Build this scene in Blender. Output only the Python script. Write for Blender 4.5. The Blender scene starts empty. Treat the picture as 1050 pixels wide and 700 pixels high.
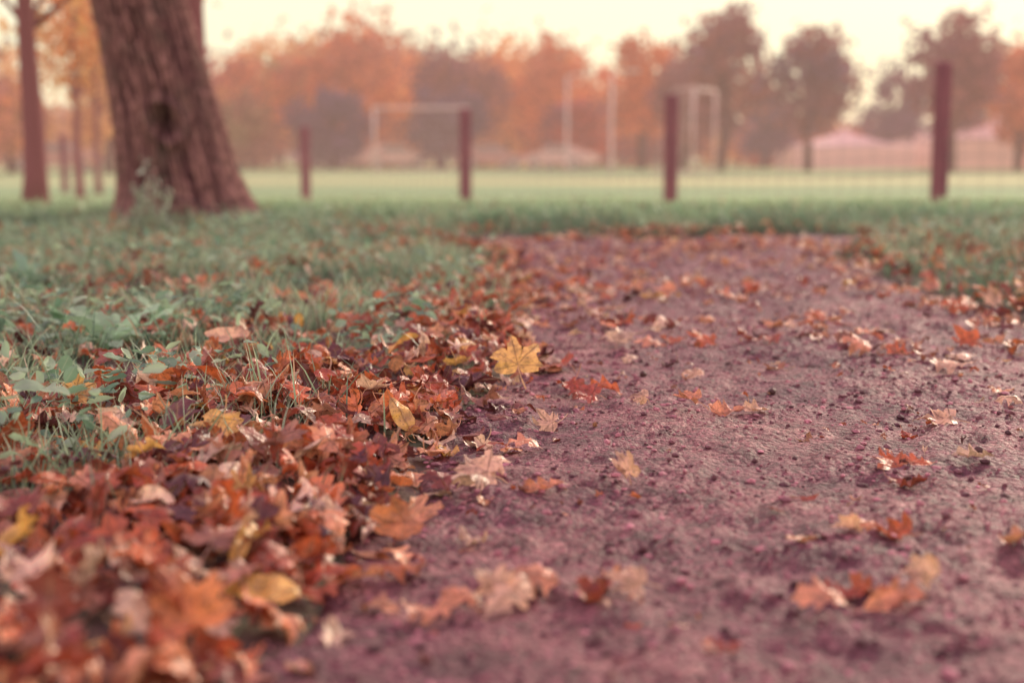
import bpy, math, random
import numpy as np
from mathutils import Vector, Matrix, Euler
random.seed(7); rng=np.random.default_rng(7)
scene=bpy.context.scene
F=1458.33; H=0.42; HOR=158; PITCH=math.atan((350-HOR)/F)

# ------------------------------------------------------------------ utils
def lin(r,g,b):
    f=lambda c:(c/255/12.92) if c/255<=.04045 else ((c/255+.055)/1.055)**2.4
    return np.array([f(r),f(g),f(b)])
_tab=np.random.default_rng(3).random((256,256))
def vn(x,y):
    x=np.asarray(x,float);y=np.asarray(y,float)
    xi=np.floor(x).astype(int);yi=np.floor(y).astype(int)
    fx=x-xi;fy=y-yi;fx=fx*fx*(3-2*fx);fy=fy*fy*(3-2*fy)
    a=_tab[xi&255,yi&255];b=_tab[(xi+1)&255,yi&255];c=_tab[xi&255,(yi+1)&255];d=_tab[(xi+1)&255,(yi+1)&255]
    return (a*(1-fx)+b*fx)*(1-fy)+(c*(1-fx)+d*fx)*fy
def fbm(x,y,o=4):
    s=0;a=.5;t=0
    for i in range(o):
        s=s+a*vn(x*2**i+17*i,y*2**i+31*i);t+=a;a*=.5
    return s/t
def sst(t): t=np.clip(t,0,1); return t*t*(3-2*t)
def terrain(x,y):
    x=np.asarray(x,float);y=np.asarray(y,float)
    return -0.45*sst((y-7)/19)+0.02*(fbm(x*.6,y*.6,2)-.5)*sst((np.abs(x-.6)-1)/2+ (y-7)/4)
def eL(y): return np.interp(y,[-2,.7,1.1,1.6,2.2,3.0,4.4,5.5,6.3,7.2],[-.2,-.22,-.22,-.15,-.08,.02,.04,0.,-.12,-.4])+.12*(fbm(np.asarray(y)*2.3,5.,3)-.5)
def eR(y): return np.interp(y,[-2,3,4.4,6,7.2],[1.36,1.36,1.28,1.38,1.9])+.2*(fbm(np.asarray(y)*1.9,9.,3)-.5)
def pmask(x,y):  # >0 inside the path (metres from edge)
    x=np.asarray(x,float);y=np.asarray(y,float)
    w=.10*(fbm(x*7,y*7,2)-.5)
    return np.minimum(np.minimum(x-eL(y),eR(y)-x),6.95+1.2*(fbm(x*1.3,3.,3)-.5)-y)+w
def G(px,py,z=0.):   # where a ground point of the reference sits in the world (camera solve)
    u=(px-525)/F;v=(350-py)/F
    dy=math.cos(PITCH)+v*math.sin(PITCH);dz=-math.sin(PITCH)+v*math.cos(PITCH)
    t=(z-H)/dz
    return u*t,dy*t
def pathz(x,y):
    n=0.026*(fbm(x*4.5,y*4.5,3)-.5)+.014*(fbm(x*22,y*22,3)-.5)
    n=n+0.010*(1-np.abs(fbm(x*55+9,y*55,2)-.5)*2)*sst((fbm(x*9+3,y*9,2)-.38)/.25)
    return n

class MB:
    def __init__(s): s.v=[];s.l=[];s.t=[];s.c=[];s.m=[];s.a=[];s.n=0
    def add(s,V,L,T,C,mi=0,A=None):
        V=np.asarray(V,float);k=len(V)
        C=np.asarray(C,float)
        if C.ndim==1: C=np.tile(C,(k,1))
        s.v.append(V);s.l.append(np.asarray(L,int)+s.n);s.t.append(np.asarray(T,int));s.c.append(C)
        s.m.append(np.full(len(T),mi,int));s.a.append(np.zeros(k) if A is None else A);s.n+=k
    def obj(s,name,mats,smooth=True,parent=None):
        V=np.concatenate(s.v);L=np.concatenate(s.l);T=np.concatenate(s.t);C=np.concatenate(s.c);M=np.concatenate(s.m);A=np.concatenate(s.a)
        me=bpy.data.meshes.new(name)
        me.vertices.add(len(V));me.vertices.foreach_set('co',V.ravel())
        me.loops.add(len(L));me.loops.foreach_set('vertex_index',L)
        me.polygons.add(len(T));me.polygons.foreach_set('loop_start',np.concatenate([[0],np.cumsum(T)[:-1]]))
        for m in mats: me.materials.append(m)
        me.polygons.foreach_set('material_index',M)
        me.polygons.foreach_set('use_smooth',np.full(len(T),smooth))
        me.update(calc_edges=True)
        at=me.attributes.new('col','FLOAT_COLOR','POINT')
        at.data.foreach_set('color',np.concatenate([C,np.ones((len(C),1))],1).ravel())
        at=me.attributes.new('vein','FLOAT','POINT');at.data.foreach_set('value',A)
        o=bpy.data.objects.new(name,me);scene.collection.objects.link(o)
        if parent: o.parent=parent
        return o
def empty(name,loc=(0,0,0)):
    e=bpy.data.objects.new(name,None);e.location=loc;scene.collection.objects.link(e);return e
def gridfaces(nr,nc,wrap=False):
    i=np.arange(nr-1)[:,None];j=np.arange(nc if wrap else nc-1)[None,:]
    j2=(j+1)%nc
    q=np.stack([i*nc+j,i*nc+j2,(i+1)*nc+j2,(i+1)*nc+j],-1).reshape(-1,4)
    return q.ravel(),np.full(len(q),4)
def tube(mb,pts,rad,C,mi=0,n=8):
    pts=np.asarray(pts,float);k=len(pts);V=[]
    for i in range(k):
        t=pts[min(i+1,k-1)]-pts[max(i-1,0)];t/=np.linalg.norm(t)+1e-9
        a=np.array([0,0,1.]) if abs(t[2])<.9 else np.array([1.,0,0])
        u=np.cross(t,a);u/=np.linalg.norm(u);w=np.cross(t,u)
        th=np.arange(n)*2*math.pi/n
        V.append(pts[i]+rad[i]*(np.cos(th)[:,None]*u+np.sin(th)[:,None]*w))
    V=np.concatenate(V);L,T=gridfaces(k,n,True)
    L=np.concatenate([L,np.arange(n)[::-1],(k-1)*n+np.arange(n)]);T=np.concatenate([T,[n,n]])
    mb.add(V,L,T,C,mi)
def box(mb,c,s,C,mi=0,rz=0.,bev=0.):
    x,y,z=[a/2 for a in s]
    if bev>0:
        b=bev;ring=[(x-b,y),(x,y-b),(x,-y+b),(x-b,-y),(-x+b,-y),(-x,-y+b),(-x,y-b),(-x+b,y)][::-1]
        V=[]
        for zz,k in ((-z,1),(z-b,1),(z,1-b/max(x,.01))):
            V+=[(p*k,q*k,zz) for p,q in ring]
        V=np.array(V);L,T=gridfaces(3,8,True)
        L=np.concatenate([L,np.arange(8)[::-1],16+np.arange(8)]);T=np.concatenate([T,[8,8]])
    else:
        V=np.array([(i,j,k) for k in(-z,z) for i,j in((-x,-y),(x,-y),(x,y),(-x,y))])
        L=np.array([3,2,1,0,4,5,6,7,0,1,5,4,1,2,6,5,2,3,7,6,3,0,4,7]);T=np.full(6,4)
    ca,sa=math.cos(rz),math.sin(rz)
    V=np.stack([V[:,0]*ca-V[:,1]*sa,V[:,0]*sa+V[:,1]*ca,V[:,2]],1)+np.array(c)
    mb.add(V,L,T,C,mi)

# ------------------------------------------------------------------ materials
HAZE=(.90,.58,.44)  # glow colour of the haze painted into far materials
class NT:
    def __init__(s,name):
        s.m=bpy.data.materials.new(name);s.m.use_nodes=True;s.t=s.m.node_tree;s.t.nodes.clear()
        s.out=s.t.nodes.new('ShaderNodeOutputMaterial')
    def n(s,ty,**k):
        d=s.t.nodes.new(ty)
        for a,b in k.items(): setattr(d,a,b)
        return d
    def L(s,a,b): s.t.links.new(a,b)
    def noise(s,scale,detail=4,vec=None,rough=.55):
        d=s.n('ShaderNodeTexNoise');d.inputs['Scale'].default_value=scale;d.inputs['Detail'].default_value=detail;d.inputs['Roughness'].default_value=rough
        if vec is not None: s.L(vec,d.inputs['Vector'])
        return d.outputs['Fac']
    def pos(s): return s.n('ShaderNodeNewGeometry').outputs['Position']
    def scaled(s,v,sc):
        m=s.n('ShaderNodeMapping');m.inputs['Scale'].default_value=sc;s.L(v,m.inputs['Vector']);return m.outputs[0]
    def ramp(s,f,stops):
        r=s.n('ShaderNodeValToRGB');e=r.color_ramp.elements
        while len(e)<len(stops): e.new(.5)
        for i,(p,c) in enumerate(stops):
            e[i].position=p;e[i].color=(*c,1) if hasattr(c,'__len__') else (c,c,c,1)
        s.L(f,r.inputs[0]);return r.outputs[0]
    def mix(s,f,a,b,mode='MIX'):
        m=s.n('ShaderNodeMix',data_type='RGBA',blend_type=mode)
        for inp,v in ((m.inputs[0],f),(m.inputs[6],a),(m.inputs[7],b)):
            if isinstance(v,(int,float)): inp.default_value=v
            elif isinstance(v,(tuple,list,np.ndarray)): inp.default_value=(*v,1)
            else: s.L(v,inp)
        return m.outputs[2]
    def math(s,op,a,b=0.):
        m=s.n('ShaderNodeMath',operation=op)
        for inp,v in ((m.inputs[0],a),(m.inputs[1],b)):
            if isinstance(v,(int,float)): inp.default_value=v
            else: s.L(v,inp)
        return m.outputs[0]
    def attr(s,nm,o='Color'): return s.n('ShaderNodeAttribute',attribute_name=nm).outputs[o]
    def bsdf(s,col,rough=.8,spec=.3,bump=None,bs=.5,bd=.01):
        p=s.n('ShaderNodeBsdfPrincipled');s.L(col,p.inputs['Base Color'])
        if isinstance(rough,(int,float)): p.inputs['Roughness'].default_value=rough
        else: s.L(rough,p.inputs['Roughness'])
        p.inputs['Specular IOR Level'].default_value=spec
        if bump is not None:
            b=s.n('ShaderNodeBump');b.inputs['Strength'].default_value=bs;b.inputs['Distance'].default_value=bd
            s.L(bump,b.inputs['Height']);s.L(b.outputs[0],p.inputs['Normal'])
        return p.outputs[0]
    def trans(s,sh,col,f):
        t=s.n('ShaderNodeBsdfTranslucent');s.L(col,t.inputs[0])
        m=s.n('ShaderNodeMixShader');m.inputs[0].default_value=f;s.L(sh,m.inputs[1]);s.L(t.outputs[0],m.inputs[2]);return m.outputs[0]
    def haze(s,sh,D=300.):   # painted aerial haze: glow mixed into the material, stronger with distance from world origin
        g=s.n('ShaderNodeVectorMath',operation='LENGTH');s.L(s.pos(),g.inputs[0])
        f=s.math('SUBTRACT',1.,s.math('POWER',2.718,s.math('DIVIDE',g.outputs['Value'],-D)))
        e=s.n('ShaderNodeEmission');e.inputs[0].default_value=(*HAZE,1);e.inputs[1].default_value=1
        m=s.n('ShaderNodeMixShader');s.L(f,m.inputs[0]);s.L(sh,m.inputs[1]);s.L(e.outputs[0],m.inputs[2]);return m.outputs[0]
    def done(s,sh): s.L(sh,s.out.inputs[0]);return s.m

m=NT('dry_leaf');c=m.attr('col');v=m.attr('vein','Fac');P=m.pos()
vp=m.math('POWER',v,6.)
blot=m.ramp(m.noise(60,3,P,.65),[(.35,.60),(.6,1.2)])
c1=m.mix(1.,c,blot,'MULTIPLY')
c1=m.mix(m.ramp(m.noise(33,2,P),[(.5,0.),(.7,.5)]),c1,(.26,.12,.085))
spots=m.ramp(m.noise(230,1,P),[(.30,.35),(.38,1.)])
c1=m.mix(.7,c1,spots,'MULTIPLY')
c2=m.mix(m.math('MULTIPLY',vp,.5),c1,(.74,.48,.30))
h=m.math('ADD',m.math('MULTIPLY',m.noise(150,2,P),.8),m.math('MULTIPLY',vp,.8))
M_LEAF=m.done(m.trans(m.bsdf(c2,.42,.65,h,.9,.004),c2,.22))
m=NT('grass_blade');c=m.attr('col')
M_GRASS=m.done(m.trans(m.bsdf(c,.42,.45),c,.32))
m=NT('weed_leaf');c=m.attr('col');vp=m.math('POWER',m.attr('vein','Fac'),6.)
c=m.mix(m.math('MULTIPLY',vp,.4),c,(.5,.6,.42))
M_WEED=m.done(m.trans(m.bsdf(c,.5,.4,m.noise(120,2,m.pos()),.5,.003),c,.35))
m=NT('dirt');P=m.pos()
c=m.ramp(m.noise(2.6,5,P,.66),[(.30,(.18,.062,.085)),(.45,(.29,.108,.125)),(.58,(.40,.170,.168)),(.72,(.56,.29,.25))])
c=m.mix(1.,c,m.ramp(m.noise(120,3,P,.75),[(.33,.40),(.5,1.),(.68,1.5)]),'MULTIPLY')
c=m.mix(1.,c,m.ramp(m.noise(17,3,P,.6),[(.35,.56),(.6,1.2)]),'MULTIPLY')
c=m.mix(1.,c,m.ramp(m.noise(330,1,P,.6),[(.35,.7),(.5,1.),(.68,1.3)]),'MULTIPLY')
v=m.n('ShaderNodeTexVoronoi');v.inputs['Scale'].default_value=100;m.L(P,v.inputs['Vector'])
c=m.mix(.5,c,m.ramp(v.outputs['Distance'],[(.1,1.3),(.5,.6)]),'MULTIPLY')
h=m.math('ADD',m.math('MULTIPLY',m.noise(50,5,P,.8),1.3),m.math('MULTIPLY',v.outputs['Distance'],-.6))
M_DIRT=m.done(m.bsdf(c,.62,.42,h,1.,.014))
m=NT('dirt_crumb');c=m.attr('col')
M_CRUMB=m.done(m.bsdf(c,.7,.35))
m=NT('ground_soil_grass');P=m.pos()
sep=m.n('ShaderNodeSeparateXYZ');m.L(P,sep.inputs[0])
near=m.ramp(m.noise(9,4,P),[(.35,(.10,.055,.055)),(.5,(.14,.11,.08)),(.65,(.14,.18,.11))])
Pf=m.scaled(P,(.02,.16,1))
far=m.ramp(m.noise(1.,4,Pf),[(.30,(.28,.46,.22)),(.5,(.40,.58,.28)),(.60,(.64,.64,.30)),(.75,(.38,.52,.28))])
far=m.mix(.35,far,m.ramp(m.noise(3.,4,P),[(.3,.7),(.7,1.2)]),'MULTIPLY')
f=m.n('ShaderNodeMapRange');f.inputs[1].default_value=9;f.inputs[2].default_value=17;m.L(sep.outputs[1],f.inputs[0])
c=m.mix(f.outputs[0],near,far)
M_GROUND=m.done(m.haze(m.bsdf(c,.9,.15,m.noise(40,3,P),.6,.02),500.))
m=NT('bark');P=m.pos();c=m.attr('col')
Ps=m.scaled(P,(1,1,.2))
c=m.mix(1.,c,m.ramp(m.noise(55,4,Ps,.65),[(.33,.38),(.6,1.3)]),'MULTIPLY')
c=m.mix(m.ramp(m.noise(5,3,P),[(.5,0.),(.7,.5)]),c,(.17,.16,.115))
M_BARK=m.done(m.bsdf(c,.85,.2,m.noise(80,4,Ps,.7),1.,.02))
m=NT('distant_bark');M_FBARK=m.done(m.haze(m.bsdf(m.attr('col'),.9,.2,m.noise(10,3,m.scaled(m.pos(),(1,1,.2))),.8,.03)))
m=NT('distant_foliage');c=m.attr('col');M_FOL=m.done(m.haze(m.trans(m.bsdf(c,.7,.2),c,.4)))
m=NT('post_wood');P=m.scaled(m.pos(),(1,1,.1));c=m.ramp(m.noise(30,4,P),[(.3,(.18,.05,.085)),(.7,(.34,.115,.14))])
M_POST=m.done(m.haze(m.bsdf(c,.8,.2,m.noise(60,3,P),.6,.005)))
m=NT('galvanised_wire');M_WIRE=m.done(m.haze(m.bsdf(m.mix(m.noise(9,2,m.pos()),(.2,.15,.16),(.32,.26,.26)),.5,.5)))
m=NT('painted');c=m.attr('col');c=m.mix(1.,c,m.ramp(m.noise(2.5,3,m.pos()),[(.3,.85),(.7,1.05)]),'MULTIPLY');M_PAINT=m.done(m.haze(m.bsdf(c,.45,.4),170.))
m=NT('twig_bark');M_TWIG=m.done(m.bsdf(m.mix(m.noise(90,3,m.pos()),(.09,.045,.05),(.22,.12,.11)),.8,.3,m.noise(200,3,m.pos()),.6,.002))
m=NT('acorn_shell');M_ACORN=m.done(m.bsdf(m.mix(m.noise(60,3,m.pos()),(.06,.028,.03),(.14,.065,.05)),.5,.4))

# ------------------------------------------------------------------ ground
def axis(a,b,fine,lo,hi,grow=1.09):
    pts=list(np.arange(a,b+1e-6,fine));s=fine;p=pts[-1]
    while p<hi: s*=grow;p+=s;pts.append(p)
    s=fine;p=pts[0];pre=[]
    while p>lo: s*=grow;p-=s;pre.append(p)
    return np.array(pre[::-1]+pts)
xs=axis(-3,3,.035,-1800,1800);ys=axis(.3,8.5,.035,-300,2600)
X,Y=np.meshgrid(xs,ys)
e=pmask(X,Y)
Z=terrain(X,Y)+np.where(e>0,-.035*sst(e/.08),.012*sst(-e/.2))+.02*(fbm(X*4,Y*4,3)-.5)*sst(-e/.1)*sst((300-np.abs(Y))/200)
mb=MB();L,T=gridfaces(len(ys),len(xs));mb.add(np.stack([X,Y,Z],-1).reshape(-1,3),L,T,(0,0,0))
mb.obj('grass_field_ground',[M_GROUND])
# ------------------------------------------------------------------ path
ysp=[-1.5];
while ysp[-1]<8.0:
    yy=ysp[-1];ysp.append(yy+(.03 if yy<.8 else .0070+max(0,yy-1.5)*.0045))
ysp=np.array(ysp);xsp=np.arange(-.8,2.2,.0075)
X,Y=np.meshgrid(xsp,ysp);e=pmask(X,Y)
Z=terrain(X,Y)+pathz(X,Y)-.05*sst((.04-e)/.10)
mb=MB();L,T=gridfaces(len(ysp),len(xsp));mb.add(np.stack([X,Y,Z],-1).reshape(-1,3),L,T,(0,0,0))
mb.obj('dirt_path',[M_DIRT])
t=(1+5**.5)/2
IV=np.array([(-1,t,0),(1,t,0),(-1,-t,0),(1,-t,0),(0,-1,t),(0,1,t),(0,-1,-t),(0,1,-t),(t,0,-1),(t,0,1),(-t,0,-1),(-t,0,1)])/1.9
IF=np.array([0,11,5,0,5,1,0,1,7,0,7,10,0,10,11,1,5,9,5,11,4,11,10,2,10,7,6,7,1,8,3,9,4,3,4,2,3,2,6,3,6,8,3,8,9,4,9,5,2,4,11,6,2,10,8,6,7,9,8,1])
N=38000
y=.9+6.1*rng.random(N)**1.5;x=-.4+rng.random(N)*2.2
k=(pmask(x,y)>.0)&(np.abs(x)<.4*y+.35)&(fbm(x*3+50,y*3,3)+.5*rng.random(N)>.55)
x=x[k];y=y[k];n=len(x)
s=.0010+.0044*rng.random(n)**6+.0005*y*rng.random(n)
V=IV[None]*(1+.6*(rng.random((n,12,3))-.5))*s[:,None,None]*(.7+.6*rng.random((n,1,3)))*np.array([1.2,1.2,.75])
V=V+np.stack([x,y,terrain(x,y)+pathz(x,y)+s*.2],-1)[:,None]
C=np.array([.33,.14,.155])*(.25+1.6*rng.random((n,1,1))**1.3)*np.ones((1,12,1))
mb=MB();mb.add(V.reshape(-1,3),(IF[None]+12*np.arange(n)[:,None]).ravel(),np.full(20*n,3),C.reshape(-1,3))
mb.obj('path_gravel',[M_CRUMB],False)

# ------------------------------------------------------------------ leaf templates
def bend(V,k,phi):
    c,s=math.cos(phi),math.sin(phi)
    x=V[:,0]*c+V[:,1]*s;y=-V[:,0]*s+V[:,1]*c;z=V[:,2]
    if abs(k)<1e-3: return V
    R=1/k;x2=(R-z)*np.sin(x/R);z2=R-(R-z)*np.cos(x/R)
    return np.stack([x2*c-y*s,x2*s+y*c,z2],1)
HALF=[(-90,.06),(-70,.22),(-45,.38),(-26,.52),(-14,.55),(-3,.72),(9,.60),(17,.50),(24,.56),(32,.74),(38,.76),(47,.94),(54,.80),(60,.74),(66,.58),(71,.62),(77,.80),(83,.84),(90,1.06)]
HALFLO=[(-90,.06),(-40,.40),(-3,.70),(17,.48),(47,.95),(66,.54),(90,1.06)]
def maple(r,lo=False,curl=1.):
    hp=HALFLO if lo else HALF
    pts=[(a,q) for a,q in hp]+[(180-a,q) for a,q in hp[1:-1]][::-1]
    pts=[(math.radians(a+r.uniform(-3,3)),q*r.uniform(.84,1.12),a) for a,q in pts]
    n=len(pts);rings=(.5,1.) if lo else (.33,.68,1.)
    V=[(0,0,0)];A=[1.]
    for s in rings:
        for a,q,ao in pts:
            q2=q if s==1. else min(q,.62+.3*q)
            V.append((s*q2*math.cos(a),s*q2*math.sin(a),0));A.append(1. if round(ao) in (90,47,133,-3,183) else 0.)
    L=[];T=[]
    for j in range(n): L+=[0,1+j,1+(j+1)%n];T.append(3)
    for i in range(len(rings)-1):
        for j in range(n):
            a=1+i*n;b=1+(i+1)*n;L+=[a+j,b+j,b+(j+1)%n,a+(j+1)%n];T.append(4)
    V=np.array(V);V[:,1]-=.3
    A=np.array(A)
    rr=np.hypot(V[:,0],V[:,1])
    V[:,2]=.22*(fbm(V[:,0]*2.5+r.uniform(0,99),V[:,1]*2.5+r.uniform(0,99),2)-.5)*2*min(1,curl+.3)+r.uniform(-.2,.8)*rr**3*curl+(-.06)*A*rr
    if not lo: # petiole
        b=len(V);st=[];L2=[];T2=[]
        dx=r.uniform(-.3,.3)
        for i in range(5):
            u=i/4;st+=[(-.016+dx*u*u,-.33-.75*u,.10*u*r.uniform(.8,1.2)),(.016+dx*u*u,-.33-.75*u,.02+.1*u)]
        for i in range(4): L2+=[b+2*i,b+2*i+1,b+2*i+3,b+2*i+2];T2.append(4)
        V=np.concatenate([V,np.array(st)]);A=np.concatenate([A,np.ones(10)]);L+=L2;T+=T2
    V=bend(V,r.uniform(-2.7,2.7)*curl,r.uniform(-.6,.6));V=bend(V,r.uniform(-1.8,1.8)*curl,math.pi/2+r.uniform(-.6,.6))
    return V,np.array(L),np.array(T),A
OAKU=[0,.06,.14,.22,.28,.34,.40,.46,.52,.58,.64,.70,.76,.82,.88,.94,1.]
OAKW=[.02,.08,.20,.34,.36,.20,.26,.52,.60,.42,.24,.36,.46,.34,.20,.16,.02]
OAKS=[0,0,.02,.06,.05,.0,.02,.10,.14,.06,0,.05,.10,.05,0,0,0]
def oak(r,curl=1.,lo=False):
    idx=range(0,17,2) if lo else range(17)
    V=[];A=[]
    for i in idx:
        y=-1+2*OAKU[i]
        wl=OAKW[i]*r.uniform(.85,1.15);wr=OAKW[i]*r.uniform(.85,1.15)
        for k,w in ((-1,wl),(-.5,wl),(0,0),(.5,wr),(1,wr)):
            V.append((k*w,y+abs(k)*OAKS[i]*1.5,0));A.append(1. if k==0 else 0.)
    nr=len(list(idx));V=np.array(V)*np.array([1.05,.85,1]);L,T=gridfaces(nr,5)
    b=len(V);st=[]
    for i in range(4): u=i/3;st+=[(-.014,-.83-.35*u,.05*u),(.014,-.83-.35*u,.05*u)]
    L2=[]
    for i in range(3): L2+=[b+2*i,b+2*i+1,b+2*i+3,b+2*i+2]
    V=np.concatenate([V,np.array(st)]);A=np.array(A+[1.]*8)
    V[:,2]+=.18*(fbm(V[:,0]*3+r.uniform(0,99),V[:,1]*3+r.uniform(0,99),2)-.5)*2+.35*np.abs(V[:,0])*r.uniform(-.4,1)*curl
    V=bend(V,r.uniform(-2.8,2.8)*curl,r.uniform(-.5,.5));V=bend(V,r.uniform(-1.7,1.7)*curl,math.pi/2+r.uniform(-.5,.5))
    return V,np.concatenate([L,L2]),np.concatenate([T,[4]*3]),A
def strip(r,lobed=True,curl=1.,n=17,wid=.40):
    V=[];A=[]
    for i in range(n):
        u=i/(n-1);y=-1+2*u
        w=(wid*math.sin(math.pi*min(1,u**.85))**.7+.012)*(r.uniform(.7,1.15) if lobed else 1)
        for k in (-1,-.5,0,.5,1): V.append((k*w,y,0));A.append(1. if k==0 else 0.)
    V=np.array(V)*np.array([1,.85,1]);L,T=gridfaces(n,5)
    b=len(V);st=[]
    for i in range(4): u=i/3;st+=[(-.014,-.83-.35*u,.05*u),(.014,-.83-.35*u,.05*u)]
    L2=[];
    for i in range(3): L2+=[b+2*i,b+2*i+1,b+2*i+3,b+2*i+2]
    V=np.concatenate([V,np.array(st)]);A=np.array(A+[1.]*8)
    V[:,2]+=.14*(fbm(V[:,0]*3+r.uniform(0,99),V[:,1]*3+r.uniform(0,99),2)-.5)*2+.3*np.abs(V[:,0])*r.uniform(-.3,1)
    V=bend(V,r.uniform(-3.2,3.2)*curl,r.uniform(-.4,.4));V=bend(V,r.uniform(-1.4,1.4)*curl,math.pi/2+r.uniform(-.4,.4))
    return V,np.concatenate([L,L2]),np.concatenate([T,[4]*3]),A
r=random.Random(11)
HI=[maple(r) for _ in range(20)]+[oak(r) for _ in range(26)]+[strip(r,False) for _ in range(4)]
LO=[maple(r,True) for _ in range(11)]+[oak(r,1.,True) for _ in range(14)]
PAL=[(lin(208,110,64),4.6),(lin(228,138,86),4.2),(lin(180,88,58),4.5),(lin(144,74,60),4.),(lin(240,176,128),3.8),(lin(248,216,178),3.),(lin(106,58,60),2.8),(lin(196,138,110),3.2),(lin(240,194,108),.9)]
PW=np.array([p[1] for p in PAL]);PW=PW/PW.sum()
def putleaf(mb,tpl,x,y,z,s,R,col,asp=1.,rest=None):
    V,L,T,A=tpl
    W=(V*np.array([asp,1,1])*s)@np.array(R).T
    zmin=W[:,2].min()
    if rest is not None: z=rest-zmin*.88
    W=W+np.array([x,y,z])
    mb.add(W,L,T,col,0,A)
def leafrot(tilt,az,spin,flip):
    R=Matrix.Rotation(az,3,'Z')@Matrix.Rotation(tilt,3,'X')@Matrix.Rotation(spin,3,'Z')
    if flip: R=R@Matrix.Rotation(math.pi,3,'Y')
    return R
def bandw(y): return np.interp(y,[.5,1.3,1.8,2.3,3.,4.,5.5,7],[1.2,.80,.54,.42,.26,.16,.13,.3])
def ldens(x,y):
    e=pmask(x,y);l=eL(y);dl=l-x;w=bandw(y)*(.7+.6*fbm(y*3,2.,2))
    nz=fbm(x*3.1+7,y*3.1,3)
    D=np.where(dl>0,np.where(dl<w,.72+.28*sst((nz-.35)/.2),.09+.36*sst((nz-.44)/.14)),0)
    D=np.where((dl>w)&(dl<w+.3),np.maximum(D,.6*(1-(dl-w)/.3)*sst((nz-.36)/.2)),D)
    spill=np.exp(np.minimum(0,dl)/(.055+.04*(y>2.6)+.22*sst((y-2.6)/2.)))*.75*sst((nz-.33)/.2+.15)
    D=np.where((dl<=0)&(e>0),np.maximum(spill,.008+.13*sst((y-2.7)/2)*sst((nz-.43)/.14)),D)
    dr=x-eR(y)
    D=np.where(dr>-.15,np.maximum(D,.42*sst((nz-.3)/.2)+.1),D)
    D=np.where((dr>-.7)&(dr<=-.15)&(y>2.8),np.maximum(D,.20*sst((nz-.40)/.2)),D)
    D=np.where((y>6.0)&(y<7.7)&(x>-.6),np.maximum(D*.8,.42*sst((nz-.33)/.2)),D)
    D=np.where(y>8.,D*.35,D)
    return D
NC=58000
y=.55+9.5*rng.random(NC);x=(rng.random(NC)*2-1)*(.45*10.05);
D=ldens(x,y);hw=.40*y+.6
k=(np.abs(x)<hw)&(rng.random(NC)<D); x=x[k];y=y[k]
n2=5600
y2=.6+2.6*rng.random(n2);x2=eL(y2)+.02-rng.random(n2)*1.1
k2=(np.abs(x2)<.40*y2+.45)&(rng.random(n2)<ldens(x2,y2)*sst((fbm(x2*4+3,y2*4,2)-.25)/.3));x=np.concatenate([x,x2[k2]]);y=np.concatenate([y,y2[k2]])
mb=MB();E=pmask(x,y);TZ=terrain(x,y);PZ=pathz(x,y);LX=eL(y);BW=bandw(y)
for i in range(len(x)):
    yy=y[i];hi=yy<4.2
    tpl=r.choice(HI if hi else LO)
    s=r.uniform(.022,.047)*(1. if yy<3.5 else .9)
    ci=rng.choice(len(PAL),p=PW);col=PAL[ci][0]*r.uniform(.65,1.25)
    inpath=E[i]>0
    if inpath:
        tilt=abs(r.gauss(0,.22));rest=TZ[i]+PZ[i]
        if r.random()<.35: col=PAL[4][0] if r.random()<.5 else PAL[5][0]*.9
    else:
        d=LX[i]-x[i]
        if -.1<d<BW[i]+.1: tilt=abs(r.gauss(0,.6));rest=TZ[i]+.004+.045*r.random()*min(1,max(0,d)/.12+.2)
        else: tilt=abs(r.gauss(0,.55));rest=TZ[i]+.014+.024*r.random()
    putleaf(mb,tpl,x[i],yy,0,s,leafrot(min(tilt,1.4),r.uniform(0,6.28),r.uniform(0,6.28),r.random()<.4),col,r.uniform(.7,1.1),rest)
N=1300
yb=1.+5.5*rng.random(N);xb=-.3+1.8*rng.random(N)
kb=(pmask(xb,yb)>0)&(fbm(xb*3+7,yb*3,3)>.40)
for a,b in zip(xb[kb],yb[kb]):
    ci=rng.choice(len(PAL),p=PW)
    putleaf(mb,r.choice(LO),a,b,0,r.uniform(.006,.016),leafrot(abs(r.gauss(0,.3)),r.uniform(0,6.28),0,False),PAL[ci][0]*r.uniform(.6,1.1),r.uniform(.4,1.),float(terrain(a,b)+pathz(a,b)))
TAN=lin(248,206,164);OR=lin(220,120,72);YE=lin(255,208,112);RD=lin(188,88,60);PK=lin(238,166,124)
def hero(px,py,s,col,tilt=.15,az=0.,spin=0.,tp='m',curl=.6,flip=False,lift=0.,seed=1):
    X_,Y_=G(px,py);q=random.Random(seed*7+px)
    tpl=maple(q,False,curl) if tp=='m' else (oak(q,curl*.8) if tp=='o' else strip(q,False,curl,17,.42))
    putleaf(mb,tpl,X_,Y_,0,s,leafrot(tilt,az,spin,flip),col,1.,float(terrain(X_,Y_)+pathz(X_,Y_))+.001+lift)
hero(529,408,.070,YE,.72,0.05,.1,'m',.22,lift=.018)
hero(488,506,.046,TAN,.5,.2,1.3,'m',.9);hero(507,498,.036,TAN,.5,.2,2.3,'o',.9)
hero(640,502,.030,TAN,.9,.1,.3,'m',1.,)
hero(535,466,.034,PK,.2,0,1.5,'o',1.)
hero(558,512,.034,PK,.3,0,1.8,'o',1.)
hero(522,630,.040,TAN,.5,.3,-.9,'o',.9);hero(545,618,.032,PK,.5,-.2,-1.6,'o',.8);hero(505,622,.028,TAN,.5,-.2,.6,'m',1.)
hero(440,635,.034,PK,.3,.3,1.6,'o',1.);hero(475,624,.026,PK,.4,.1,1.2,'o',1.)
hero(645,612,.030,TAN,.6,.1,1.2,'m',1.);hero(612,614,.024,RD,.2,0,1.5,'o',1.)
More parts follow.
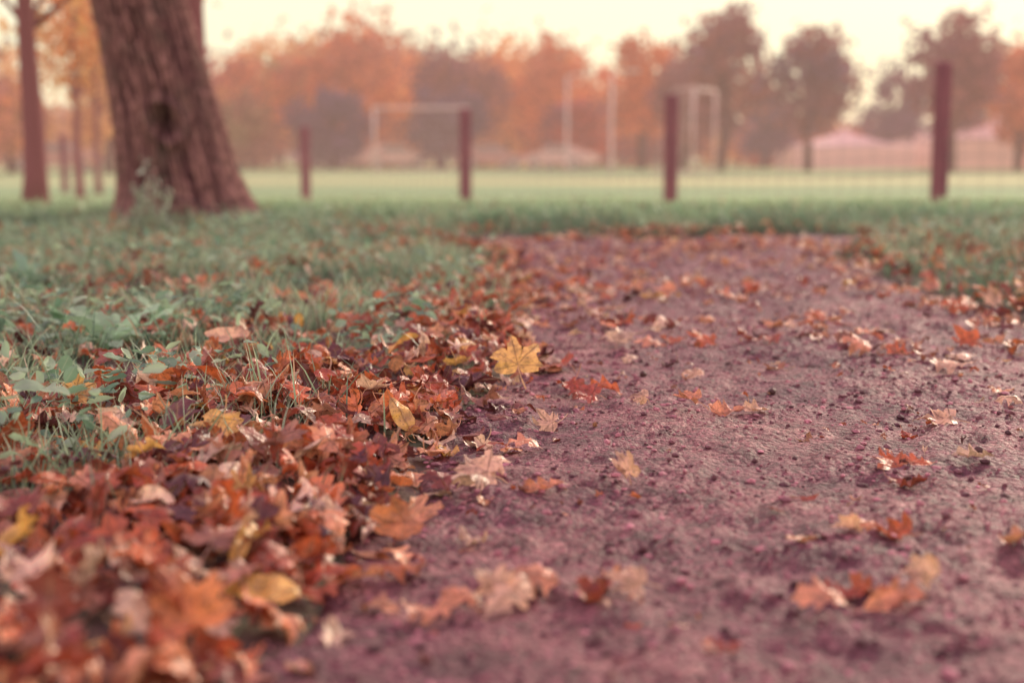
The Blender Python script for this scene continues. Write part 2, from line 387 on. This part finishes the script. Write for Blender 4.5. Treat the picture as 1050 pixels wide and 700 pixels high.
hero(842,637,.034,PK,.45,.1,1.4,'o',.9);hero(862,618,.028,RD,.45,.1,1.4,'o',.9)
hero(918,628,.036,PK,.5,-.2,-1.2,'o',.9);hero(940,617,.030,TAN,.5,-.2,1.2,'m',1.)
hero(888,612,.032,OR,.4,.4,.8,'o',.9)
hero(868,550,.028,TAN,.55,0,1.5,'m',1.1);hero(885,546,.022,PK,.45,0,.9,'o',1.)
hero(912,484,.040,OR,.35,.1,1.2,'m',1.);hero(940,480,.030,OR,.35,.1,1.5,'o',.9)
hero(268,632,.044,YE,.45,-.1,1.5,'e',.35,lift=.016)
hero(195,690,.048,lin(246,160,94),1.0,.1,.3,'m',.6,lift=.01)
hero(150,600,.042,lin(232,128,78),.7,.2,2.3,'m',.7,lift=.02)
hero(95,540,.045,lin(242,170,130),.8,-.2,.3,'m',.5,lift=.02)
hero(40,625,.045,lin(234,140,102),.6,.3,1.0,'m',.6,lift=.02)
hero(405,562,.046,lin(226,154,98),.6,.3,2.0,'m',.8,lift=.01)
hero(335,545,.048,lin(236,144,90),.7,-.4,1.0,'o',.7,lift=.01)
hero(235,380,.056,TAN,.5,.1,1.5,'e',.6,lift=.05)
hero(385,425,.045,TAN,.5,.1,1.5,'o',.8,lift=.02);hero(412,462,.035,YE,1.0,.3,.4,'e',.4,lift=.02)
hero(600,414,.046,RD,.35,.1,1.3,'m',1.);hero(620,405,.04,OR,.4,.1,1.3,'o',1.);hero(585,405,.04,RD,.5,.3,2.3,'m',1.)
hero(745,426,.042,PK,.25,0,1.5,'o',.9);hero(705,424,.034,PK,.25,.2,1.0,'m',1.);hero(775,424,.03,TAN,.25,.2,1.3,'o',1.)
hero(965,436,.040,TAN,.35,0,1.4,'m',1.);hero(1035,424,.030,TAN,.3,0,1.4,'o',.8)
hero(880,364,.052,PK,.45,.1,1.2,'m',1.);hero(990,360,.056,OR,.45,0,1.5,'m',1.);hero(975,384,.05,TAN,.25,0,1.5,'o',.8)
hero(925,368,.045,OR,.3,0,1.,'o',.8);hero(1018,320,.05,TAN,1.1,.3,.1,'m',.7);hero(980,322,.06,OR,.4,0,1.4,'m',.8)
hero(720,357,.052,OR,.35,.1,1.4,'m',1.);hero(665,358,.045,PK,.3,.1,1.2,'o',1.);hero(770,302,.05,OR,.4,0,1.4,'m',.8);hero(680,305,.055,PK,.4,0,1.,'m',.9)
hero(835,330,.05,OR,.3,0,1.4,'m',.8);hero(955,300,.06,PK,.5,0,1.4,'m',.8);hero(710,388,.032,TAN,.3,0,.6,'m',.9);hero(620,300,.05,OR,.4,0,1.4,'m',.8)
hero(740,668,.024,RD,.2,0,1.4,'o',.8);hero(560,440,.035,TAN,.5,.1,1.4,'m',.8);hero(655,420,.028,TAN,.5,.1,1.4,'m',1.)
hero(790,357,.035,RD,.3,.1,1.4,'m',.9);hero(690,352,.04,OR,.3,.1,1.4,'o',.9)
mb.obj('fallen_leaves',[M_LEAF])

# ------------------------------------------------------------------ grass blades
def grass(name,x,y,h,w,col,zoff=0.,lean=.5):
    n=len(x);a=rng.random(n)*6.28;b=rng.random(n)*6.28
    ld=np.stack([np.cos(a),np.sin(a)],1)*(lean*(.3+rng.random(n)))[:,None]
    wd=np.stack([np.cos(b),np.sin(b)],1)*w[:,None]
    z0=terrain(x,y)+zoff
    V=np.zeros((n,7,3));lv=[0,.4,.75,1.];wf=[1,.85,.5,0]
    idx=0
    for s,q in zip(lv,wf):
        cx=x+ld[:,0]*h*s*s;cy=y+ld[:,1]*h*s*s;cz=z0+h*(s-.25*lean*s*s)
        for sg in ((-1,1) if q>0 else (0,)):
            V[:,idx,0]=cx+sg*wd[:,0]*q;V[:,idx,1]=cy+sg*wd[:,1]*q;V[:,idx,2]=cz;idx+=1
    Lq=np.array([0,1,3,2,2,3,5,4,4,5,6]);L=(Lq[None]+7*np.arange(n)[:,None]).ravel();T=np.tile([4,4,3],n)
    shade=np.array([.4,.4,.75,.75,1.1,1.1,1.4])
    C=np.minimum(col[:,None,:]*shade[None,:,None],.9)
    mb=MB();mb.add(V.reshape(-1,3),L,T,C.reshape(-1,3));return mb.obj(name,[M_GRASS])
def gcol(n,a,b,dry=.1,patch=None):
    f=rng.random((n,1)) if patch is None else np.clip(patch[:,None]*1.0+.6*(rng.random((n,1))-.5),0,1)
    c=np.array(a)*(1-f)+np.array(b)*f
    d=rng.random(n)<dry;c[d]=np.array([.56,.42,.28])*(.5+.6*rng.random((d.sum(),1)));return c*(.55+.8*rng.random((n,1)))
N=128000
y=.9+8.6*rng.random(N);x=(rng.random(N)*2-1)*(.42*y+.4)
e=pmask(x,y);dl=eL(y)-x;w=bandw(y);nz=fbm(x*2.2+90,y*2.2,3);nf=fbm(x*7,y*7,2)
dens=np.where(dl>0,np.where(dl<w,.05+.7*sst((nz-.42)/.12)*sst((dl-.2*w)/(.4*w)),.18+.82*sst((nf-.40)/.18)),0)
dens=np.where(x>eR(y),.35+.4*sst((nf-.4)/.2),dens)
dens=np.where((y>6.4)&(e<0)&(x>-1),.35+.6*sst((nf-.45)/.15)*(.4+.6*sst((y-6.8)/1.)),dens);dens=np.where(e>-.02,.0,dens)
k=rng.random(N)<dens;x=x[k];y=y[k];n=len(x);nz=nz[k];nf=nf[k]
h=(.022+.048*rng.random(n)+.055*rng.random(n)**4)*(.3+1.5*nf)+.025*sst((y-5)/4)
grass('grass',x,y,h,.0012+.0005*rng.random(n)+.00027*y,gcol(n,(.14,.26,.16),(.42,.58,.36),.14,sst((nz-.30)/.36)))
N=60000
y=8.5+18*rng.random(N)**1.4;x=(rng.random(N)*2-1)*(.40*y+1.)
n=N;nz=fbm(x*1.2,y*1.2,3);h=(.05+.07*rng.random(n)+.05*rng.random(n)**3)*(.4+1.1*nz)
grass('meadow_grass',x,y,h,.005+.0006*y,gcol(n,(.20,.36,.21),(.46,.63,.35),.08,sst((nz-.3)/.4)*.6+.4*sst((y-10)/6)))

mb=MB();q=random.Random(5)
WT=[strip(q,False,.4,7,.5) for _ in range(6)]
N=16000
y=1.3+7*rng.random(N);x=(rng.random(N)*2-1)*(.42*y+.4)
dl=eL(y)-x;nz=fbm(x*2.3+40,y*2.3,3)
k=(((dl>bandw(y)*.7))|(x>eR(y)+.1))&(rng.random(N)<sst((nz-.42)/.12)*.9+.05)&(np.abs(x)<.42*y+.4)
for a,b,nn_ in zip(x[k],y[k],nz[k]):
    s=q.uniform(.008,.026);f=q.random()**1.5
    putleaf(mb,q.choice(WT),a,b,float(terrain(a,b))+.025+q.uniform(.0,.11)*min(1,max(0,(nn_-.4)*5)),s,leafrot(abs(q.gauss(0,.6)),q.uniform(0,6.3),q.uniform(0,6.3),False),(np.array([.54,.74,.46])*f+np.array([.16,.31,.20])*(1-f)))
mb.obj('lawn_weeds',[M_WEED])
def rosette(name,px,py,n,l0,l1,seed,wid=.3,col=(.34,.60,.42)):
    q=random.Random(seed);X_,Y_=G(px,py);mb=MB()
    for i in range(n):
        l=q.uniform(l0,l1);az=i*2.4+q.uniform(-.4,.4);t=strip(q,True,.4,17,wid)
        V=t[0].copy();V[:,1]+=1.15;V=bend(V,-.35,math.pi/2)
        R=Matrix.Rotation(az,3,'Z')@Matrix.Rotation(q.uniform(.35,1.15),3,'X')
        putleaf(mb,(V,*t[1:]),X_,Y_,float(terrain(X_,Y_))+.03,l/2.1,R,np.array(col)*q.uniform(.5,1.15))
    return mb.obj(name,[M_WEED])
rosette('dandelion_plant',112,372,16,.09,.17,3,.32,(.46,.72,.44))
rosette('dandelion_plant',165,345,12,.08,.13,8,.30,(.46,.72,.44))
rosette('dandelion_plant',30,300,9,.10,.16,9,.28,(.28,.50,.32))
rosette('dandelion_plant',70,350,10,.08,.13,12,.30,(.36,.58,.38))
rosette('dandelion_plant',230,335,8,.07,.11,14,.26,(.28,.48,.30))
mb=MB();q=random.Random(4);wx,wy=G(150,245)
for j in range(5):
    a=q.uniform(0,6.28);hh=[.40,.28,.22,.31,.25][j];P_=[(wx+.03*j*math.cos(a)+.04*u*math.cos(a),wy+.04*u*math.sin(a),hh*u) for u in np.linspace(0,1,7)]
    tube(mb,P_,[.005*(1-.6*u) for u in np.linspace(0,1,7)],(.5,.5,.4))
    for u in np.linspace(.12,1,22):
        pp=np.array(P_[0])*(1-u)+np.array(P_[-1])*u
        putleaf(mb,q.choice(WT),pp[0]+q.uniform(-.03,.03),pp[1]+q.uniform(-.03,.03),pp[2],q.uniform(.018,.038)*(1.25-u*.6),leafrot(q.uniform(.2,1.3),q.uniform(0,6.3),q.uniform(0,6.3),False),np.array([.52,.62,.46])*q.uniform(.6,1.1))
mb.obj('tall_weed',[M_WEED])
def twig(name,pts,r0,seed=1,branches=3):
    q=random.Random(seed);mb=MB();pts=np.array(pts,float)
    tt=np.linspace(0,1,12);P_=np.stack([np.interp(tt,np.linspace(0,1,len(pts)),pts[:,i]) for i in range(3)],1)+rng.normal(0,r0*.9,(12,3))*np.array([1,1,.5])
    tube(mb,P_,r0*(1-.7*tt),(0,0,0),n=7)
    for b in range(branches):
        i=q.randint(3,9);d=(P_[min(i+2,11)]-P_[i]);L_=np.linalg.norm(d)+1e-6;d=d/L_;sd=np.cross(d,[0,0,1])*q.choice((-1,1))
        ln=q.uniform(.2,.4)*np.linalg.norm(pts[-1]-pts[0])
        B=[P_[i]+(d*.7+sd*.6)*ln*u+np.array([0,0,.12*ln*u]) for u in np.linspace(0,1,6)]
        tube(mb,B,[r0*.55*(1-.7*u) for u in np.linspace(0,1,6)],(0,0,0),n=6)
    return mb.obj(name,[M_TWIG])
a=G(185,235);b=G(240,243)
twig('fallen_branch',[(a[0]-.1,a[1],.20),(a[0]+.12,a[1]-.1,.15),(b[0],b[1],.06),(b[0]+.15,b[1]-.2,.01)],.009,2,4)
for i,(p0,p1,rr) in enumerate([((800,371),(850,375),.003),((785,524),(825,520),.0015)]):
    a=G(*p0);b=G(*p1);za=float(pathz(a[0],a[1]));twig('twig',[(a[0],a[1],za+.001),((a[0]+b[0])/2,(a[1]+b[1])/2+.01,za+.003),(b[0],b[1],float(pathz(b[0],b[1]))+.001)],rr,i+3,1)
def acorn(px,py,s,seed):
    X_,Y_=G(px,py);mb=MB();q=random.Random(seed);nn=14
    prof=[(0,-1.15),(.05,-1.12),(.2,-1.0),(.55,-.75),(.78,-.35),(.82,.1),(.80,.3)];cap=[(.80,.28),(.95,.30),(.98,.5),(.82,.8),(.5,1.),(.15,1.08),(.10,1.4),(.0,1.42)]
    R=Matrix.Rotation(q.uniform(0,6.3),3,'Z')@Matrix.Rotation(1.3,3,'X')
    for pr in (prof,cap):
        V=np.array([(rr*math.cos(k*6.2832/nn),rr*math.sin(k*6.2832/nn),z) for rr,z in pr for k in range(nn)])*s
        V=V@np.array(R).T+np.array([X_,Y_,float(pathz(X_,Y_))+s*.6]);L,T=gridfaces(len(pr),nn,True);mb.add(V,L,T,(0,0,0))
    mb.obj('acorn',[M_ACORN])
for i,a in enumerate([(660,388,.0065),(791,402,.007),(1003,469,.0075)]): acorn(*a,i)

# ------------------------------------------------------------------ main tree
DT=8.6
def leafq(mb,c,s,col,mi):
    n=len(c);a=rng.normal(size=(n,3));a/=np.linalg.norm(a,axis=1)[:,None];b=np.cross(a,rng.normal(size=(n,3)));b/=np.linalg.norm(b,axis=1)[:,None]
    a=a*s[:,None];b=b*s[:,None]*.65
    V=np.stack([c-a,c-b*.9-a*.1,c+a,c+b*.9+a*.1],1).reshape(-1,3)
    mb.add(V,np.arange(4*n),np.full(n,4),np.repeat(col,4,0),mi)
def bigtree():
    na=420
    zz=np.concatenate([np.linspace(-.15,1.7,380),np.linspace(1.72,5.2,90)])
    th=np.arange(na)*2*math.pi/na
    Zg,TH=np.meshgrid(zz,th,indexing='ij')
    R0=.32-.033*np.clip(Zg,0,5)+.15*np.exp(-np.clip(Zg+.05,0,9)/.13)*(.65+.55*np.cos(3*TH+.6)+.25*np.cos(5*TH))
    R0=R0+.05*np.exp(-np.clip(Zg,0,9)/.45)+.012*np.cos(2*TH+Zg*1.5)+.008*np.cos(5*TH-Zg)
    cx=-1.96-.19*Zg+.012*np.sin(Zg*3);cy=DT+.02*Zg
    wob=fbm(3*np.cos(TH)+7,3*np.sin(TH)+Zg*2.,2)
    a1=np.abs(fbm(15*np.cos(TH)+20+2*wob,15*np.sin(TH)+Zg*2.2+20,2)-.5)*2
    a2=np.abs(fbm(32*np.cos(TH)+60+3*wob,32*np.sin(TH)+Zg*5+60,2)-.5)*2
    rid=np.clip(a1*2.4,0,1)*.6+np.clip(a2*2.4,0,1)*.4
    cr=np.clip(np.abs(vn(22*np.cos(TH)+3,22*np.sin(TH)+Zg*22)-.5)*5,0,1)
    rid=rid*(.65+.35*cr)
    R=R0+.038*(rid-.6)
    ang=(TH-math.radians(281)+math.pi)%(2*math.pi)-math.pi
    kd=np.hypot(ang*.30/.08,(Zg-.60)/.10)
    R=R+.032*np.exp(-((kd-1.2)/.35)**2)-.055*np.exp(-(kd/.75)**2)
    V=np.stack([cx+R*np.cos(TH),cy+R*np.sin(TH),Zg],-1).reshape(-1,3)
    dk=lin(76,42,52);lt=lin(206,160,146)
    f=np.clip(rid*1.2-.1,0,1)[...,None]
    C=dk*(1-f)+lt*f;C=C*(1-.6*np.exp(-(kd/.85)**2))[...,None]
    mb=MB();L,T=gridfaces(len(zz),na,True);mb.add(V,L,T,C.reshape(-1,3),0)
    q=random.Random(9);tips=[]
    for i in range(9):
        a=i*2.4;ln=q.uniform(2.,3.2);el=q.uniform(.4,1.2);z0=q.uniform(3.2,5.1)
        s0=np.array([-1.96-.19*z0,DT+.02*z0,z0]);d=np.array([math.cos(a)*math.cos(el),math.sin(a)*math.cos(el),math.sin(el)])
        pts=[s0+d*ln*t+np.array([.1*math.sin(4*t+i),.1*math.cos(3*t+i),.15*t*t]) for t in np.linspace(0,1,8)]
        tube(mb,pts,[.11*(1-.8*t) for t in np.linspace(0,1,8)],dk*.5+lt*.5,0,10);tips+=pts[3:]
        for j in range(3):
            p=pts[q.randint(3,7)];b=a+q.uniform(-1.2,1.2);d2=np.array([math.cos(b),math.sin(b),q.uniform(-.1,.8)])
            pp=[p+d2*q.uniform(.7,1.3)*t for t in np.linspace(0,1,5)];tube(mb,pp,[.03*(1-.8*t) for t in np.linspace(0,1,5)],dk,0,6);tips+=pp[1:]
    tips=np.array(tips);n=2400
    c=tips[rng.integers(0,len(tips),n)]+rng.normal(0,.28,(n,3))
    leafq(mb,c,.07+.05*rng.random(n),np.where(rng.random((n,1))<.6,OR[None],lin(200,150,80)[None]),1)
    return mb.obj('oak_tree',[M_BARK,M_FOL])
bigtree()

def far_tree(mb,X_,Y_,Ht,W,ca,cb,seed,n=1500,trunk=.18,low=.3,barkc=(.13,.06,.065),ls=1.):
    q=np.random.default_rng(seed);z0=float(terrain(X_,Y_))
    cz=z0+Ht*(1+low)/2;rz=Ht*(1-low)/2;rx=W/2
    tube(mb,[(X_,Y_,z0-.1),(X_+.05*W*(q.random()-.5),Y_,z0+Ht*.35),(X_+.1*W*(q.random()-.5),Y_,z0+Ht*.75)],[trunk,trunk*.75,trunk*.25],barkc,0,8)
    nc=26;cc=[];
    for i in range(nc):
        while 1:
            p=q.random(3)*2-1
            if (p**2).sum()<1 and (p**2).sum()>.08: break
        cc.append((X_+p[0]*rx*.85,Y_+p[1]*rx*.85,cz+p[2]*rz*.85))
        if i<9: tube(mb,[(X_,Y_,z0+Ht*(.25+.4*q.random())),cc[-1]],[trunk*.35,trunk*.08],barkc,0,5)
    cc=np.array(cc);ci=q.integers(0,nc,n);cr=(.20+.16*q.random(nc))*min(rx,rz)*1.1
    c=cc[ci]+q.normal(size=(n,3))*cr[ci][:,None]*.62
    f=q.random(nc)[ci][:,None]*.8+.2*q.random((n,1));col=np.array(ca)*f+np.array(cb)*(1-f);col=col*(.7+.6*q.random((n,1)))
    leafq(mb,c,(.065+.06*q.random(n))*W**.5*1.25*ls,np.minimum(col,.9),1)
def W3(px,top,wpx,d): return (px-525)/F*d, d, .42+(155-top)/F*d+.45, wpx/F*d
ORA=lin(246,154,90);BRN=lin(176,116,102);PUR=lin(130,94,116);TNO=lin(246,192,130);GRY=lin(122,106,128);RST=lin(212,110,78);GRN=lin(156,148,106)
mb=MB();i=0
for px,top,w,d,a,b in [(225,66,90,82,TNO,BRN),(262,38,110,84,ORA,BRN),(312,30,115,88,TNO,GRN),(368,18,130,84,BRN,ORA),(425,46,110,92,ORA,TNO),(470,36,110,88,BRN,PUR),(520,42,115,94,TNO,ORA),(566,38,100,90,ORA,BRN),(602,56,70,96,RST,ORA),
   (400,38,110,97,TNO,BRN),(340,30,110,96,GRN,BRN),(290,34,100,98,ORA,TNO),(545,44,100,99,ORA,BRN),(495,46,100,100,BRN,TNO),
   (-60,-10,150,60,ORA,PUR),(-160,0,150,62,TNO,BRN),(-260,20,150,66,ORA,BRN),(180,30,110,75,RST,PUR),(115,40,80,62,TNO,BRN),(15,50,80,66,TNO,BRN),(1125,30,90,78,TNO,BRN),(1210,10,110,75,ORA,BRN),(1300,30,110,80,BRN,PUR),(345,90,90,80,GRY,PUR),(250,95,80,76,GRN,BRN),(455,90,90,84,PUR,GRY),(590,100,80,86,RST,PUR)]:
    far_tree(mb,*W3(px,top,w,d),a,b,100+i,1700,.22,.12);i+=1
for k in range(58):
    px=-300+k*27+random.uniform(-8,8);d=random.uniform(92,104)
    top=random.uniform(86,120) if px<720 else random.uniform(108,134)
    far_tree(mb,*W3(px,top,66,d),random.choice([ORA,BRN,RST,TNO]),random.choice([PUR,BRN,GRY]),300+k,700,.1,.0,ls=1.2)
mb.obj('distant_trees',[M_FBARK,M_FOL])
for k,(px,top,w,d,a,b,lo) in enumerate([(656,38,80,82,ORA,BRN,.15),(738,10,104,74,GRY,BRN,.2),(700,50,70,78,PUR,BRN,.1),(826,28,92,72,GRY,BRN,.22),(783,85,60,88,PUR,GRY,.1),(908,66,66,92,GRY,PUR,.05),(972,4,94,70,BRN,PUR,.18),(1040,34,84,76,ORA,BRN,.15),(1000,66,64,85,GRY,BRN,.05)]):
    mb=MB();far_tree(mb,*W3(px,top,w,d),a,b,500+k,2100,.24,lo);mb.obj('autumn_tree',[M_FBARK,M_FOL])
for k,(px,d,rad,wpx,top) in enumerate([(38,14.5,.13,420,-260),(206,13,.15,300,-330),(84,27,.09,110,-60),(104,31,.08,90,-40)]):
    mb=MB();X_=(px-525)/F*d;Ht=.42+(150-top)/F*d
    z0=float(terrain(X_,d));zt=np.linspace(0,1,10)
    tube(mb,[(X_+.02*math.sin(9*t+k),d,z0-.1+Ht*.9*t) for t in zt],[rad*(1.25 if t==0 else 1-.7*t) for t in zt],lin(146,90,94),0,12)
    q=np.random.default_rng(k);nc=22
    for j in range(nc):
        zc=z0+Ht*(.5+.5*q.random());a=q.random()*6.28;rr=q.random()*wpx/F*d*.5
        p1=np.array([X_+rr*math.cos(a),d+rr*math.sin(a),zc+.3]);tube(mb,[(X_,d,zc-.5),p1],[rad*.3,rad*.05],lin(140,84,86),0,5)
        n=45;leafq(mb,p1+q.normal(size=(n,3))*.35,.06+.05*q.random(n),(TNO if j%2 else ORA)[None]*(.6+.4*q.random((n,1))),1)
    mb.obj('young_tree',[M_FBARK,M_FOL])

# ------------------------------------------------------------------ fence
fe=empty('wire_fence')
posts=[(4.12,13.8,1.42),(1.85,16.7,1.33),(-.63,19.4,1.36),(-3.4,23.6,1.29),(-6.7,28.,1.3),(-10.,32.,1.3),(6.7,10.9,1.36),(9.2,7.8,1.33)]
order=sorted(posts)
for i,(px_,py_,hh) in enumerate(posts):
    mb=MB();z0=float(terrain(px_,py_));box(mb,(px_,py_,z0+hh/2-.1),(.135,.135,hh+.2),(0,0,0),0,.3*i+.2,.02);mb.obj('post_%d'%(i+1),[M_POST],False,fe)
mb=MB()
for a,b in zip(order[:-1],order[1:]):
    za=float(terrain(a[0],a[1]));zb=float(terrain(b[0],b[1]))
    for hgt in (.08,.23,.38,.53,.68,.85,1.05):
        P_=[(a[0]+(b[0]-a[0])*t,a[1]+(b[1]-a[1])*t-.08,za+(zb-za)*t+hgt-.02*math.sin(math.pi*t)) for t in np.linspace(0,1,6)]
        tube(mb,P_,[.0030]*6,(0,0,0),0,4)
    nn=int(math.hypot(b[0]-a[0],b[1]-a[1])/.2)
    for j in range(1,nn):
        t=j/nn;X_=a[0]+(b[0]-a[0])*t;Y_=a[1]+(b[1]-a[1])*t-.08;Z_=za+(zb-za)*t
        tube(mb,[(X_,Y_,Z_+.06),(X_,Y_,Z_+1.05)],[.0024]*2,(0,0,0),0,4)
mb.obj('wire_mesh',[M_WIRE],True,fe)

# ------------------------------------------------------------------ far things
WHT=np.array([.72,.56,.54])
def goal(px,d,w,h,rz):
    mb=MB();X_=(px-525)/F*d;z=float(terrain(X_,d));c,s=math.cos(rz),math.sin(rz)
    tr=lambda a,b,k:(X_+a*c-b*s,d+a*s+b*c,z+k)
    R_=.055
    tube(mb,[tr(-w/2,0,0),tr(-w/2,0,h)],[R_]*2,WHT);tube(mb,[tr(w/2,0,0),tr(w/2,0,h)],[R_]*2,WHT);tube(mb,[tr(-w/2-R_,0,h),tr(w/2+R_,0,h)],[R_]*2,WHT)
    for sx in(-1,1):
        tube(mb,[tr(sx*w/2,.06,h),tr(sx*w/2,.9,h-.05),tr(sx*w/2,1.9,.05)],[.03]*3,WHT);tube(mb,[tr(sx*w/2,.06,.05),tr(sx*w/2,1.9,.05)],[.03]*2,WHT)
    tube(mb,[tr(-w/2,1.9,.05),tr(w/2,1.9,.05)],[.03]*2,WHT)
    for j in range(1,16):
        a=-w/2+w*j/16;tube(mb,[tr(a,.05,h),tr(a,.9,h-.06),tr(a,1.9,.06)],[.005]*3,WHT,0,3)
    for j in range(1,8):
        f=j/8;tube(mb,[tr(-w/2,.9+f,h-.06-(h-.12)*f),tr(w/2,.9+f,h-.06-(h-.12)*f)],[.005]*2,WHT,0,3)
    mb.obj('football_goal',[M_PAINT])
goal(433,70,4.6,3.1,.05);goal(720,66,3.5,3.8,1.15)
def pole(px,d,top):
    mb=MB();X_=(px-525)/F*d;z=float(terrain(X_,d));zt=.42+(155-top)/F*d
    tube(mb,[(X_,d,z),(X_,d,z+.4),(X_,d,zt)],[.13,.09,.06],(.7,.6,.55));tube(mb,[(X_,d,zt),(X_+.5,d,zt+.15),(X_+.9,d,zt+.1)],[.05,.04,.04],(.7,.6,.55));box(mb,(X_+1.1,d,zt+.1),(.6,.25,.12),(.6,.55,.5),0,0,.03)
    mb.obj('street_lamp',[M_PAINT])
pole(581,75,78);pole(626,72,74)
def car(px,d,col,rz):
    mb=MB();X_=(px-525)/F*d;z=float(terrain(X_,d))
    pr=[(-2.1,.35),(-2.15,.7),(-2.0,.92),(-1.45,1.0),(-.85,1.42),(.35,1.46),(1.05,1.0),(1.9,.86),(2.15,.65),(2.12,.35)]
    V=[];ws=[.82,.86,.86,.84,.66,.66,.84,.82,.8,.8]
    for sg in(-1,1): V+=[(a,sg*w,b) for (a,b),w in zip(pr,ws)]
    V=np.array(V,float);n=len(pr);L=list(range(n))+list(range(2*n-1,n-1,-1));T=[n,n]
    for j in range(n): k=(j+1)%n;L+=[j,n+j,n+k,k];T.append(4)
    parts=[(V,L,T,col)]
    for sg in(-1,1):
        g=[(-1.25,1.02),(-.8,1.36),(.3,1.39),(.85,1.02)]
        V2=np.array([(a,sg*(.852 if b<1.2 else .695),b) for a,b in g],float);parts.append((V2,[0,1,2,3] if sg>0 else [3,2,1,0],[4],(.08,.06,.07)))
    V3=np.array([(.43,-.6,1.43),(.43,.6,1.43),(1.03,.72,1.035),(1.03,-.72,1.035)])+np.array([.03,0,.02]);parts.append((V3,[0,1,2,3],[4],(.08,.06,.07)))
    c,s=math.cos(rz),math.sin(rz);Rm=np.array([[c,-s,0],[s,c,0],[0,0,1]])
    for V_,L_,T_,cc in parts: mb.add(V_@Rm.T+np.array([X_,d,z]),L_,T_,cc)
    for a in(-1.35,1.35):
        for b in(-.8,.8):
            p0=Rm@np.array([a,b-.1,.32]);p1=Rm@np.array([a,b+.1,.32]);o_=np.array([X_,d,z])
            tube(mb,[p0+o_,p1+o_],[.32,.32],(.03,.03,.03),0,16);tube(mb,[p0*.5+p1*.5-(p1-p0)*.56+o_,p0*.5+p1*.5+(p1-p0)*.56+o_],[.18,.18],(.5,.5,.5),0,12)
    mb.obj('parked_car',[M_PAINT],False)
car(402,84,(.8,.5,.46),.6);car(575,85,(.8,.52,.48),2.6);car(500,86,(.45,.16,.16),.4);car(340,84,(.62,.40,.42),.7);car(60,70,(.5,.2,.18),.1)
def tent(px,d,w,h):
    mb=MB();X_=(px-525)/F*d;z=float(terrain(X_,d));q=w/2
    rows=[(1.,0.02,0),(1.,0.,.55),(.55,0,.66),(.22,0,.82),(.02,0,1.)]
    V=[];cs=[(-1,-1),(0,-1),(1,-1),(1,0),(1,1),(0,1),(-1,1),(-1,0)]
    for f,_,zz in rows: V+=[(X_+a*q*f,d+b*q*f,z+h*zz) for a,b in cs]
    L,T=gridfaces(5,8,True);mb.add(np.array(V),L,T,(.88,.56,.52));tube(mb,[(X_,d,z+h*.98),(X_,d,z+h*1.12)],[.05,.03],WHT);mb.obj('marquee_tent',[M_PAINT],False)
for p in((862,88,7,2.4),(935,92,7,2.4),(1012,84,7,3.2),(1075,84,7,2.6)): tent(*p)

# ------------------------------------------------------------------ world & sun
SE,SA=math.radians(22),math.radians(32)   # low sun ahead, to the right
w=bpy.data.worlds.new('World');scene.world=w;w.use_nodes=True;t=w.node_tree;t.nodes.clear()
out=t.nodes.new('ShaderNodeOutputWorld')
sky=t.nodes.new('ShaderNodeTexSky');sky.sky_type='NISHITA';sky.sun_disc=False;sky.sun_elevation=SE;sky.sun_rotation=SA;sky.dust_density=5
b1=t.nodes.new('ShaderNodeBackground');t.links.new(sky.outputs[0],b1.inputs[0]);b1.inputs[1].default_value=.012
tc=t.nodes.new('ShaderNodeTexCoord');sx=t.nodes.new('ShaderNodeSeparateXYZ');t.links.new(tc.outputs['Generated'],sx.inputs[0])
ra=t.nodes.new('ShaderNodeValToRGB');e=ra.color_ramp.elements
st=[(0.,(1.,.68,.52)),(.03,(1.,.84,.56)),(.07,(1.,.94,.66)),(.2,(1.,.88,.70)),(.5,(.94,.64,.78)),(1.,(.88,.56,.80))]
while len(e)<len(st): e.new(.5)
for i,(p,c) in enumerate(st): e[i].position=p;e[i].color=(*c,1)
t.links.new(sx.outputs[2],ra.inputs[0])
b2=t.nodes.new('ShaderNodeBackground');t.links.new(ra.outputs[0],b2.inputs[0]);b2.inputs[1].default_value=1.08
ad=t.nodes.new('ShaderNodeAddShader');t.links.new(b1.outputs[0],ad.inputs[0]);t.links.new(b2.outputs[0],ad.inputs[1]);t.links.new(ad.outputs[0],out.inputs[0])
sl=bpy.data.lights.new('sun','SUN');sl.energy=2.6;sl.angle=math.radians(7);sl.color=(1.,.84,.64)
so=bpy.data.objects.new('sun',sl);scene.collection.objects.link(so)
dr=Vector((math.sin(SA)*math.cos(SE),math.cos(SA)*math.cos(SE),math.sin(SE)))
so.rotation_euler=dr.to_track_quat('Z','Y').to_euler()
# ------------------------------------------------------------------ camera
cd=bpy.data.cameras.new('camera');cd.lens=50;cd.sensor_width=36;cd.clip_start=.05;cd.clip_end=5000
cd.dof.use_dof=True;cd.dof.focus_distance=2.15;cd.dof.aperture_fstop=2.6
co=bpy.data.objects.new('camera',cd);co.location=(0,0,H);co.rotation_euler=(math.pi/2-PITCH,0,0);scene.collection.objects.link(co);scene.camera=co
scene.view_settings.view_transform='Standard';scene.view_settings.look='None';scene.view_settings.exposure=0
